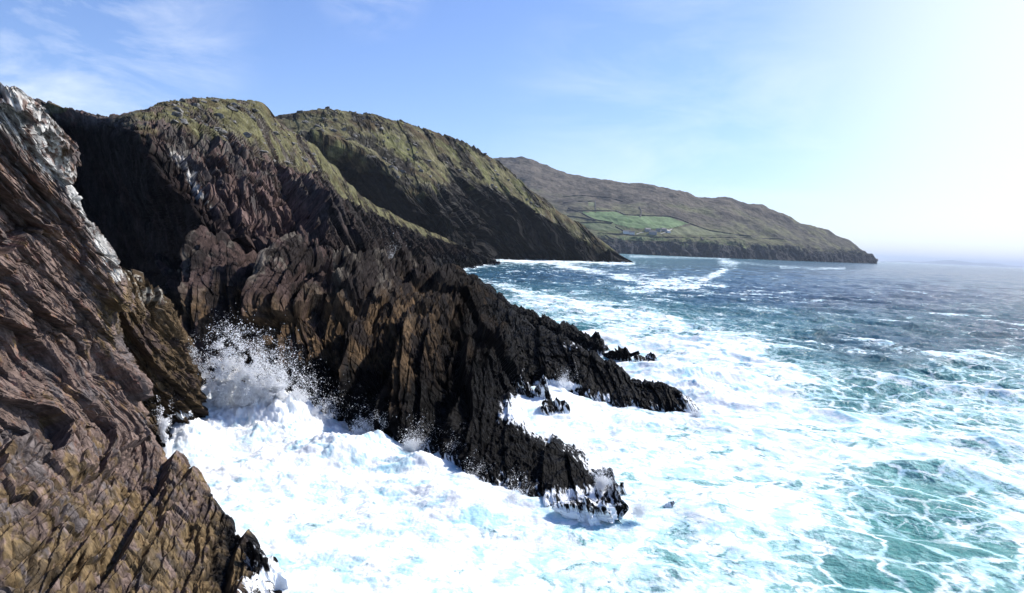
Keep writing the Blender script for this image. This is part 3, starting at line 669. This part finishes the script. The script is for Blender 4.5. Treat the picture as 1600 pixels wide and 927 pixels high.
z = .85*wav(22, 2.2, -2.2, 1.3)*lod(22) + .68*wav(9, 2.0, -1.9, 5.3)*lod(9) + .34*wav(4, 1.7, -2.4, 9.7)*lod(4) + .11*wav(1.8, 1.5, -2., 3.1)*lod(1.8)+.035*wav(.8, 1.4, -2.5, 6.1)*lod(.8)
z *= .3+.7*sstep(42, 75, rad); z -= .35*(1-sstep(45, 70, rad))
crest = sstep(.42, .85, z)
dn += crest*.28*(rad > 60)
foamy = sstep(.7, 1.1, dn)
lump = ridged(S/2.6+4, 4, .55)-1.1
z += foamy*(fbm(S/7, 3)*.45 + np.abs(noise(S/1.6))*.22+np.abs(noise(S/.55+3))*.10*lod(.55)+np.abs(noise(S/.22+9))*.06*lod(.22))
# heaped white water against the rock
def heap(px, py, wx, wy, h):
    q = P(px, py, (H*F_PX)/(py-345.2-.0455*px)); return h*np.exp(-((S[:, 0]-q[0])/wx)**2-((S[:, 1]-q[1])/wy)**2)
hp = heap(350, 655, 3.2, 3.6, 2.7)+heap(440, 668, 3.2, 3.4, 2.5)+heap(290, 700, 2., 2.5, 1.3)+heap(590, 700, 1.0, 1.4, .8)+heap(520, 710, 3., 2., 1.0)
hp += heap(650, 730, 2., 1., .7)+heap(1130, 615, 6, 3, 1.0)+heap(1090, 590, 4, 3, .7)
z += hp*(1+.22*noise(S/1.1+2)+.16*noise(S/.45)+.10*noise(S/.2)+.07*noise(S/.09))
# the trough of clear green water at the lower right and the wave standing over it
z += heap(1450, 740, 5., 1.6, .8)-heap(1440, 830, 4., 2.0, .5)+heap(1120, 800, 1.6, 3, .7)
z -= rad**2/(2*6.371e6*1.15)*0
dn += hp*.25
S[:, 2] = z
m = M('sea_water')
co = m.n('ShaderNodeTexCoord').outputs['Object']
fd = m.attr('foam'); tqa = m.attr('turq')
flat = m.n('ShaderNodeVectorMath', {0: co, 1: (1, 1, .35)}, operation='MULTIPLY').outputs[0]
wp = m.n('ShaderNodeTexNoise', {'Vector': flat, 'Scale': .38, 'Detail': 6., 'Roughness': .62})
wv = m.n('ShaderNodeVectorMath', {0: wp.outputs['Color'], 1: (.5, .5, .5)}, operation='SUBTRACT').outputs[0]
wv = m.n('ShaderNodeVectorMath', {0: wv}, operation='SCALE'); wv.inputs['Scale'].default_value = 2.6
fw = m.n('ShaderNodeVectorMath', {0: flat, 1: wv.outputs[0]}, operation='ADD').outputs[0]
n_big = m.noise(fw, .12, 9, .6, .6); n_s = m.noise(fw, .7, 7, .62, 1.1)
comb = m.math('ADD', m.math('MULTIPLY', n_big, .85), m.math('MULTIPLY', n_s, .75)); comb = m.math('SUBTRACT', comb, .30)
lvl = m.math('ADD', comb, m.math('MULTIPLY', fd, .46))
fA = m.rng(lvl, .74, .88)
def webf(scale, w):
    v = m.n('ShaderNodeTexVoronoi', {'Vector': fw, 'Scale': scale, 'Randomness': 1.}, feature='DISTANCE_TO_EDGE').outputs['Distance']
    v = m.math('ADD', v, m.math('MULTIPLY', m.math('SUBTRACT', n_s, .5), .16))
    return m.rng(v, 0.0, w, 1., 0.)
web = m.math('MAXIMUM', webf(.33, .08), m.math('MULTIPLY', webf(.95, .07), m.rng(n_big, .42, .62, 0., .85)))
webm = m.rng(m.math('ADD', fd, m.math('MULTIPLY', m.math('SUBTRACT', n_big, .5), 1.2)), -.12, .35)
webm = m.math('MULTIPLY', webm, m.rng(tqa, .2, .8))
foam = m.math('MAXIMUM', fA, m.math('MULTIPLY', web, webm))
web = m.math('MULTIPLY', web, m.rng(m.noise(fw, 1.6, 5, .65), .36, .58, .15, 1.))
spk = m.rng(m.noise(fw, 3.2, 5, .7, .8), .60, .72)
foam = m.math('MAXIMUM', foam, m.math('MULTIPLY', spk, m.rng(lvl, .66, .84)), True)
sub = m.rng(lvl, .56, .84)                                    # bubbles under the surface pale the water
deep = m.mix(tqa, (.005, .040, .092, 1), (.075, .26, .25, 1))
deep = m.mix(m.math('MULTIPLY', sub, m.math('MULTIPLY', tqa, .75)), deep, (.36, .60, .60, 1))
fcol = m.mix(m.rng(m.math('ADD', m.noise(fw, .55, 7, .66, .7), m.math('MULTIPLY', fd, .10)), .46, .66), (.42, .66, .74, 1), (.84, .87, .88, 1))
m.P(Base_Color=m.mix(foam, deep, fcol), IOR=1.33)
m.b.inputs['Specular IOR Level'].default_value = .10
m.P(Subsurface_Weight=m.math('MULTIPLY', foam, .7)); m.b.inputs['Subsurface Radius'].default_value = (1, 1, 1); m.b.inputs['Subsurface Scale'].default_value = .5
m.P(Roughness=m.mix(foam, (.10, .10, .10, 1), (.95, .95, .95, 1)))
b1_ = m.noise(flat, 1.3, 8, .62, .4); b0_ = m.noise(flat, .22, 6, .6, .2)
hh = m.math('ADD', m.math('MULTIPLY', m.noise(flat, .07, 6, .65, .3), 3.), m.math('MULTIPLY', b0_, 1.8)); hh = m.math('ADD', hh, m.math('MULTIPLY', b1_, .35))
m.P(Normal=m.n('ShaderNodeBump', {'Strength': m.math('SUBTRACT', .85, m.math('MULTIPLY', foam, .6)), 'Distance': 1., 'Height': hh}).outputs[0])
sea = mesh_obj('sea', S, grid_faces(NR, NA), m.m, smooth=True, attrs={'foam': np.clip(dn, 0, 2), 'turq': np.clip(tq, 0, 1)})
tag(sea, 'choppy blue sea turning to turquoise and white foam near the rocks', 'sea', 'structure')

# ------------------------------------------------------------------ loose rocks
def rock_mesh(name, seed, sub=3, flat_=.7, jag=.35):
    import bmesh
    bm = bmesh.new(); bmesh.ops.create_icosphere(bm, subdivisions=sub, radius=1)
    v = np.array([x.co[:] for x in bm.verts]); r_ = np.random.default_rng(seed)
    for _ in range(9):                                          # planar breaks
        n_ = unit(r_.normal(size=3)); c_ = r_.uniform(.45, .8); d_ = v@n_-c_
        v -= np.outer(np.clip(d_, 0, None), n_)
    v *= (1+jag*fbm(v*1.3+seed, 4, .55))[:, None]; v[:, 2] *= flat_; v[:, 0] *= 1.3
    for x, c_ in zip(bm.verts, v): x.co = c_
    me = bpy.data.meshes.new(name); bm.to_mesh(me); bm.free(); return me
mb = M('boulder_stone'); co = mb.n('ShaderNodeTexCoord').outputs['Object']
v_ = mb.noise(co, 2., 6, .6); mb.P(Base_Color=mb.mix(mb.rng(v_, .35, .65), (.09, .085, .075, 1), (.24, .23, .21, 1)), Roughness=.9)
protos = []
for k in range(5):
    me = rock_mesh('boulder', 40+k, 2, .6, .3); me.materials.append(mb.m); protos.append(me)
def scatter(G, n, pick, smin, smax, label, group):
    ys, xs = pick; idx = rng.choice(len(ys), n, replace=False)
    for k, i in enumerate(idx):
        q = G[ys[i], xs[i]]
        o = bpy.data.objects.new('boulder', protos[k % 5]); C.objects.link(o)
        s = smin+(smax-smin)*rng.random()**2.5
        o.location = (q[0], q[1], q[2]+s*.12); o.rotation_euler = (rng.normal()*.3, rng.normal()*.3, rng.random()*6.28)
        o.scale = (s*(.7+.6*rng.random()), s, s*(.7+.6*rng.random()))
        tag(o, label, 'boulder', group=group)
XC, YC = project(GCq.reshape(-1, 3)); XC = XC.reshape(GCq.shape[:2]); YC = YC.reshape(GCq.shape[:2])
VC = tvC[:, None]+0*XC
scatter(GCq, 130, np.where((VC > 2.05) & (VC < 2.95) & (XC > 270) & (XC < 500)), .25, 1.0, 'small grey boulder lying on the grassy slope of the near cliff', 'boulders on the near grass slope')
XD, YD = project(GDq.reshape(-1, 3)); XD = XD.reshape(GDq.shape[:2]); VD = tvD[:, None]+0*XD
scatter(GDq, 160, np.where((VD > 2.05) & (VD < 3.9) & (XD > 450) & (XD < 850)), .6, 2.4, 'grey boulder lying on the grassy slope of the middle headland', 'boulders on the middle headland')
mblack = rock_material('wave_washed_rock', .5, BED, .7)
def sea_rock(px, D, wpx, h, label, seed, wash=.35, ry=.6):
    q = WL((px, D), z=0)[0]; w = wpx*D/F_PX/2
    me = rock_mesh('sea_rock', seed, 5, 1., .3); v = np.array([x.co[:] for x in me.vertices])
    v = v*np.array([w/1.3, w*ry, h]); W_ = v+q
    d = rockdisp(W_, (1.2, .5, .22), BED, .5); nn = v/(np.linalg.norm(v, axis=1)[:, None]+1e-6); v = v+nn*d[:, None]*min(1, w*.6)
    me.vertices.foreach_set('co', v.astype(np.float32).ravel())
    at = me.attributes.new('col', 'FLOAT_COLOR', 'POINT'); at.data.foreach_set('color', np.tile([*BLACK, 1], len(v)).astype(np.float32))
    wz = wash+(1-sstep(.0, .6, v[:, 2]))*.25
    at = me.attributes.new('wash', 'FLOAT', 'POINT'); at.data.foreach_set('value', wz.astype(np.float32))
    at = me.attributes.new('wet', 'FLOAT', 'POINT'); at.data.foreach_set('value', np.ones(len(v), np.float32))
    me.materials.append(mblack); me.update()
    o = bpy.data.objects.new('sea_rock', me); C.objects.link(o); o.location = q
    tag(o, label, 'sea rock', group='black rocks awash around the promontory')
sea_rock(970, 90, 46, 1.5, 'largest black rock standing off the end of the back spur', 1, .15)
sea_rock(1010, 87, 42, 1.0, 'low black rock furthest right behind the long spur, streaked with foam', 2, .4)
sea_rock(952, 105, 22, .7, 'smallest flat black rock beyond the back spur', 3, .1)
sea_rock(800, 65.5, 50, 2.3, 'black rock in the foam at the inner end of the channel', 4, .4)
sea_rock(828, 61.5, 62, 1.9, 'half drowned rock in the middle of the white channel', 5, .45)
sea_rock(862, 58, 50, 1.7, 'foam streaked rock at the outer end of the white channel', 6, .45)
sea_rock(800, 71, 40, 1.8, 'dark rock below the long spur at the head of the channel', 9, .4)
sea_rock(945, 41.5, 40, .8, 'black rock beside the upper edge of the front reef', 7, .3)
sea_rock(968, 40, 22, .5, 'small black rock just right of the front reef', 8, .3)
sea_rock(920, 36, 90, .75, 'wide wave covered rock at the foot of the front reef', 10, .5)
sea_rock(1046, 38, 20, .35, 'lone small rock breaking the foam right of the front reef', 11, .35)
sea_rock(850, 690, 12, 3.5, 'tiny dark rock off the foot of the middle headland', 12, .1)
sea_rock(405, 28, 70, 1.2, 'grey rock covered with running foam at the bottom of the foreground rock', 13, .45)

# ------------------------------------------------------------------ spray
msp = M('spray_water')
df = msp.n('ShaderNodeBsdfDiffuse', {'Color': (.95, .96, .97, 1)}); tl = msp.n('ShaderNodeBsdfTranslucent', {'Color': (.95, .96, .97, 1)})
ms = msp.n('ShaderNodeAddShader', {0: df.outputs[0], 1: tl.outputs[0]}); df.inputs[0].default_value = (.6, .61, .62, 1); tl.inputs[0].default_value = (.39, .385, .38, 1)
msp.t.links.new(ms.outputs[0], msp.t.nodes['Material Output'].inputs[0])
def droplets(pts, sz, name, label):
    n_ = len(pts)
    base = np.array([(1,1,1),(-1,-1,1),(-1,1,-1),(1,-1,-1)], float)*.75
    f = np.array([(0,2,1),(0,1,3),(0,3,2),(1,2,3)])
    s = sz[:, None, None]*(base[None]*rng.uniform(.6, 1.5, (n_, 4, 1)))
    ang = rng.random(n_)*6.28; c_, s_ = np.cos(ang), np.sin(ang)
    s = np.stack([s[..., 0]*c_[:, None]-s[..., 1]*s_[:, None], s[..., 0]*s_[:, None]+s[..., 1]*c_[:, None], s[..., 2]], -1)
    v = pts[:, None]+s; ff = f[None]+4*np.arange(n_)[:, None, None]
    return tag(mesh_obj(name, v.reshape(-1, 3), ff.reshape(-1, 3), msp.m), label, 'spray', 'stuff')
pp = []; ss = []
def plume(px0, py0, px1, py1, D, n_, sc=.5, size=.035, sp=6.):
    """droplets thrown from a base pixel towards a top pixel, thinning out upward"""
    n_ = int(n_*9); size *= .43
    t = np.minimum(rng.exponential(sc, n_), 1.6); a_ = P(px0, py0, D); b_ = P(px1, py1, D)
    clump = rng.normal(size=(n_, 3))*(.12+.5*t[:, None]**.7)*sp*D/F_PX*2.0
    p = a_+(b_-a_)*t[:, None]+clump
    w = noise(p*1.6+3); keep = w > -.25+.45*np.clip(t, 0, 1)-.1
    p = p[keep]; pp.append(p); ss.append(size*(.35+rng.exponential(.6, len(p))))
for a_ in [(345,630,352,565,49.5,16000,.42,.035,9),(380,628,388,575,49.5,14000,.42,.035,10),(322,645,316,600,49.5,9000,.42,.035,8),(425,630,434,588,50,12000,.42,.03,10),(455,640,470,610,51,6000,.4,.03,9),(400,630,405,590,50,7000,.5,.03,12),
           (300,640,301,575,49,3000,.4,.03,3.5),(490,660,505,640,51,3500,.5,.028,9),(270,660,262,640,46,2500,.5,.03,8),(258,690,256,650,40,1200,.5,.03,4),(560,688,570,668,49,3000,.5,.025,10),(592,690,592,668,48,2500,.5,.025,4),(640,705,650,690,46.5,2500,.5,.022,10),(700,725,712,708,44.5,2500,.5,.022,9),(740,765,745,745,40.5,1800,.5,.02,7),(800,790,805,772,38,1800,.5,.02,8),(940,760,948,735,38.5,1500,.5,.02,10),(1000,800,1005,785,36,1500,.5,.02,14),
           (1085,650,1095,635,59,1500,.5,.025,8),(612,412,618,380,130,350,.4,.045,8),(800,640,800,625,64,1200,.5,.022,9),(880,600,884,590,66,1000,.5,.02,7),(400,900,400,880,28,800,.5,.012,9)]:
    plume(*a_)
droplets(np.concatenate(pp), np.concatenate(ss), 'spray', 'white spray droplets thrown up where the waves hit the rocks')

# ------------------------------------------------------------------ haze
mh = bpy.data.materials.new('haze_air'); mh.use_nodes = True; t = mh.node_tree; t.nodes.clear()
out = t.nodes.new('ShaderNodeOutputMaterial'); pv = t.nodes.new('ShaderNodeVolumePrincipled')
pv.inputs['Color'].default_value = (.80, .88, 1, 1); pv.inputs['Density'].default_value = .000035; pv.inputs['Anisotropy'].default_value = .0
t.links.new(pv.outputs[0], out.inputs['Volume'])
vv, ff = box_mesh(-60000, 60000, -200, 82000, -65, 460)
hz = mesh_obj('haze', vv, ff, mh); tag(hz, 'thin blue sea haze filling the air over the bay', 'haze', 'stuff')
